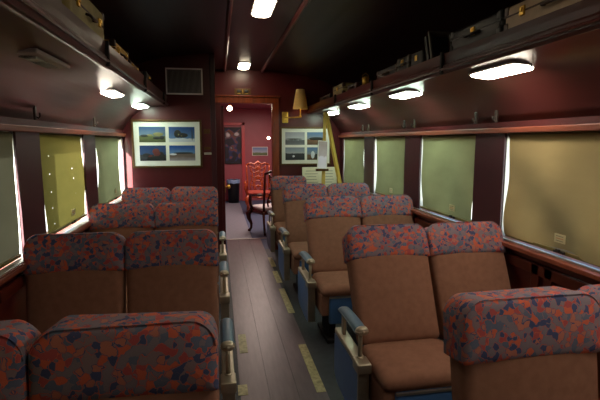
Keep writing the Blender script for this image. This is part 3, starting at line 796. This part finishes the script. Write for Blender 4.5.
m = MB(); m.b2((-.19, -.012, .03), (.19, -.004, .91), M_pa); m.build('canvas', r)
m = MB()
for a, b in (((-.215, 0), (-.19, .94)), ((.19, 0), (.215, .94)), ((-.19, 0), (.19, .03)), ((-.19, .91), (.19, .94))): m.b2((a[0], -.03, a[1]), (b[0], 0, b[1]), M_black, .003)
m.build('frame', r); tag(r, 'dark blue and orange painting on the far rose wall', 'painting')
r = empty('landscape_print', (1.07, Y3, 1.17)); m = MB(); m.b2((-.19, -.015, .012), (.19, -.004, .215), photo_mat('print_coast', rgb(120, 150, 190), rgb(170, 185, 200), rgb(110, 130, 90), rgb(90, 80, 70), .35)); m.build('print', r)
m = MB()
for a, b in (((-.205, 0), (-.19, .23)), ((.19, 0), (.205, .23)), ((-.19, 0), (.19, .012)), ((-.19, .215), (.19, .23))): m.b2((a[0], -.02, a[1]), (b[0], 0, b[1]), M_white)
m.build('frame', r); tag(r, 'small pale blue landscape print above the carved chair', 'picture')
# bin
r = empty('waste_bin', (.36, 11.45, 0))
m = MB(); m.lathe((0, 0, 0), [(0, 0), (.13, 0), (.16, .55), (.165, .56), (.15, .56), (.12, .02), (0, .02)], M_black); m.build('bin_body', r)
m = MB()
rings = []
for rad, z in ((.168, .50), (.172, .56), (.165, .585), (.15, .58)):
    rings.append([((rad + .008 * math.sin(k * 2.3)) * math.cos(6.2832 * k / 28), (rad + .008 * math.sin(k * 2.3)) * math.sin(6.2832 * k / 28), z + .008 * math.sin(k * 1.7)) for k in range(28)])
m.loft(rings, mat('pale_blue_liner', rgb(130, 160, 200), .4), cap=False); m.build('bin_liner', r)
tag(r, 'black waste bin with a pale blue liner beyond the doorway', 'bin')
# armchairs
def armchair(loc_, rz, seatmat, lab, M_chair=None):
    r = empty('carved_armchair', loc_, rz)          # faces +y locally
    W, D, SZ = .27, .22, .42
    m = MB(); rings = slab_rings(2 * W - .03, 2 * D, .06, .05, .05, edge=.02, bulge=.015)
    m.loft([[(x, z - D, SZ + .045 - y) for x, y, z in q] for q in rings], seatmat); m.build('seat_pad', r)
    m = MB(); m.b2((-W, -D - .01, SZ - .075), (W, D + .01, SZ - .01), M_chair, .012, 3)
    m.ball((0, D + .005, SZ - .07), .05, M_chair, sc=(1.5, .4, .5)); m.build('seat_rail', r)
    for sx in (-1, 1):
        m = MB(); m.tube([(sx * W * .9, D - .02, SZ - .03), (sx * (W + .02), D + .02, SZ - .10), (sx * (W + .01), D + .025, SZ - .18), (sx * W * .92, D - .005, .14), (sx * W * .92, D + .0, .07), (sx * (W + .0), D + .03, .02)], [.038, .046, .038, .024, .02, .026], M_chair)
        m.ball((sx * W, D + .03, .024), .028, M_chair, sc=(1, 1.2, .85)); m.build('leg', r)
        m = MB(); m.tube([(sx * W * .9, -D, SZ - .02), (sx * W * .9, -D - .01, .2), (sx * W * .92, -D - .05, .012)], [.024, .018, .02], M_chair); m.build('leg', r)
        m = MB(); m.tube([(sx * W * .9, -D, SZ - .03), (sx * W * .88, -D - .02, .68), (sx * W * .93, -D - .07, .95), (sx * W * .95, -D - .09, 1.03)], [.022, .018, .018, .016], M_chair); m.build('back_post', r)
        m = MB(); m.tube([(sx * W * .9, -D - .02, .68), (sx * (W + .03), -D + .12, .67), (sx * (W + .04), D - .12, .65), (sx * (W + .02), D - .06, .635)], [.016, .02, .024, .026], M_chair)
        m.tube([(sx * (W + .02), D - .07, .63), (sx * (W + .045), D - .10, .55), (sx * W * .95, D - .06, SZ - .03)], [.028, .026, .03], M_chair); m.build('armrest', r)
    m = MB(); m.tube([(-W * .97, -D - .09, 1.02), (-W * .6, -D - .10, 1.06), (-W * .3, -D - .10, 1.035), (0, -D - .10, 1.085), (W * .3, -D - .10, 1.035), (W * .6, -D - .10, 1.06), (W * .97, -D - .09, 1.02)], [.02, .024, .022, .034, .022, .024, .02], M_chair); m.build('crest_rail', r)
    m = MB()
    def yk(z): return -D - .015 - (max(0, z - .5) * .15)
    for sgn in (-1, 1):
        for off, amp in ((.03, .05), (.075, .03)):
            m.tube([(sgn * (off + amp * math.sin((z - .45) * 11)), yk(z), z) for z in [.45 + k * .06 for k in range(11)]], .013, M_chair, 8)
    for z in (.56, .66, .76, .86, .95): m.tube([(-.17 + .05 * abs(z - .76), yk(z), z + .03), (-.08, yk(z), z - .015), (0, yk(z), z + .02), (.08, yk(z), z - .015), (.17 - .05 * abs(z - .76), yk(z), z + .03)], .014, M_chair, 8)
    for sgn in (-1, 1): m.tube([(sgn * (.15 + .03 * math.sin(z * 14)), yk(z), z) for z in [.48 + k * .06 for k in range(10)]], .014, M_chair, 8)
    m.ball((0, yk(.75), .75), .035, M_chair, sc=(1.2, .35, 1.5)); m.ball((0, yk(.95), .96), .04, M_chair, sc=(1.5, .35, .9)); m.ball((0, yk(.55), .56), .03, M_chair, sc=(1.2, .35, 1.2))
    m.b2((-.09, -D - .02, .43), (.09, -D + .01, .47), M_chair, .006); m.build('carved_splat', r)
    tag(r, lab, 'chair', 'carved armchairs beyond the doorway'); return r
M_ivory = mat('ivory_seat_fabric', rgb(220, 212, 214), .8)
armchair((.845, 7.56, 0), R(23), M_ivory, 'dark carved armchair with a white seat just past the doorway', mat('dark_carved_mahogany', rgb(70, 28, 20), .25, noise=.3, nscale=12))
armchair((.86, 9.75, 0), R(180), mat('red_seat_fabric', rgb(150, 52, 36), .8), 'carved orange red armchair facing the viewer deeper in the far room', mat('orange_carved_mahogany', rgb(158, 68, 34), .25, noise=.3, nscale=12))
# globe lamps of the far room, then unseen area lights
def globe(p, rad, e, lab, nm='globe_light'):
    r = empty(nm, p); m = MB(); m.ball((0, 0, 0), rad, e); m.build('globe', r); m = MB(); m.cyl((0, 0, rad * .8), (0, 0, rad * 1.6), rad * .5, M_brass); m.build('fitting', r)
    tag(r, lab, 'light')
E_g = emis('warm_globe', (1, .72, .5, 1), 24)
globe((.245, 9.3, 2.20), .05, E_g, 'round glowing ceiling lamp seen through the doorway')
globe((1.2, 10.9, 1.62), .035, E_g, 'small glowing wall lamp at the right of the far room', 'wall_light')
def area(name, p, sx, sy, power, col, rot=(0, 0, 0)):
    l = bpy.data.lights.new(name, 'AREA'); l.shape = 'RECTANGLE'; l.size = sx; l.size_y = sy; l.energy = power; l.color = col
    o = bpy.data.objects.new(name, l); C.objects.link(o); o.location = p; o.rotation_euler = rot; return o
area('lounge_fill_light', (.9, 9.0, 2.3), .8, 3.0, 62, (1, .78, .68))  # unseen fill added to brighten the far room, besides the globes
area('vestibule_area_light', (.4, 6.75, 2.3), .3, .3, 2.5, (1, .72, .45))  # unseen area light over the passage, no fixture modelled

# ------------------------------------------------------------------ outside: ground, sky, sun
m = MB(); m.b2((-40, -40, -1.3), (40, 60, -1.2), mat('pale_ballast_ground', rgb(150, 145, 135), .9, noise=.2, nscale=2)); struct(m.build('ground'), 'pale ground outside the coach')
w = bpy.data.worlds.new('World'); S.world = w; w.use_nodes = True
nt = w.node_tree; bg = nt.nodes['Background']; sky = nt.nodes.new('ShaderNodeTexSky')
sky.sky_type = 'NISHITA'; sky.sun_disc = False; sky.sun_elevation = R(38); sky.sun_rotation = R(200)
nt.links.new(sky.outputs[0], bg.inputs['Color']); bg.inputs['Strength'].default_value = 1.0
l = bpy.data.lights.new('sun', 'SUN'); l.energy = 60; l.angle = R(.6); l.color = (1, .95, .88)
o = bpy.data.objects.new('sun', l); C.objects.link(o)
o.rotation_euler = Vector((.30, .80, -.36)).to_track_quat('-Z', 'Y').to_euler(); o.location = (-5, -5, 5)

# ------------------------------------------------------------------ camera
cam = bpy.data.cameras.new('camera'); cam.sensor_width = 36; cam.lens = 27; cam.clip_start = .02
co = bpy.data.objects.new('camera', cam); C.objects.link(co); co.location = (0, 0, 1.55)
co.rotation_euler = (R(90 - 7.47), 0, R(-10.24)); S.camera = co
S.view_settings.view_transform = 'Standard'; S.view_settings.look = 'None'; S.view_settings.gamma = 1; S.view_settings.exposure = .15
S.view_settings.use_curve_mapping = False
S.cycles.use_denoising = True
S.cycles.max_bounces = 8
S.cycles.sample_clamp_indirect = 4
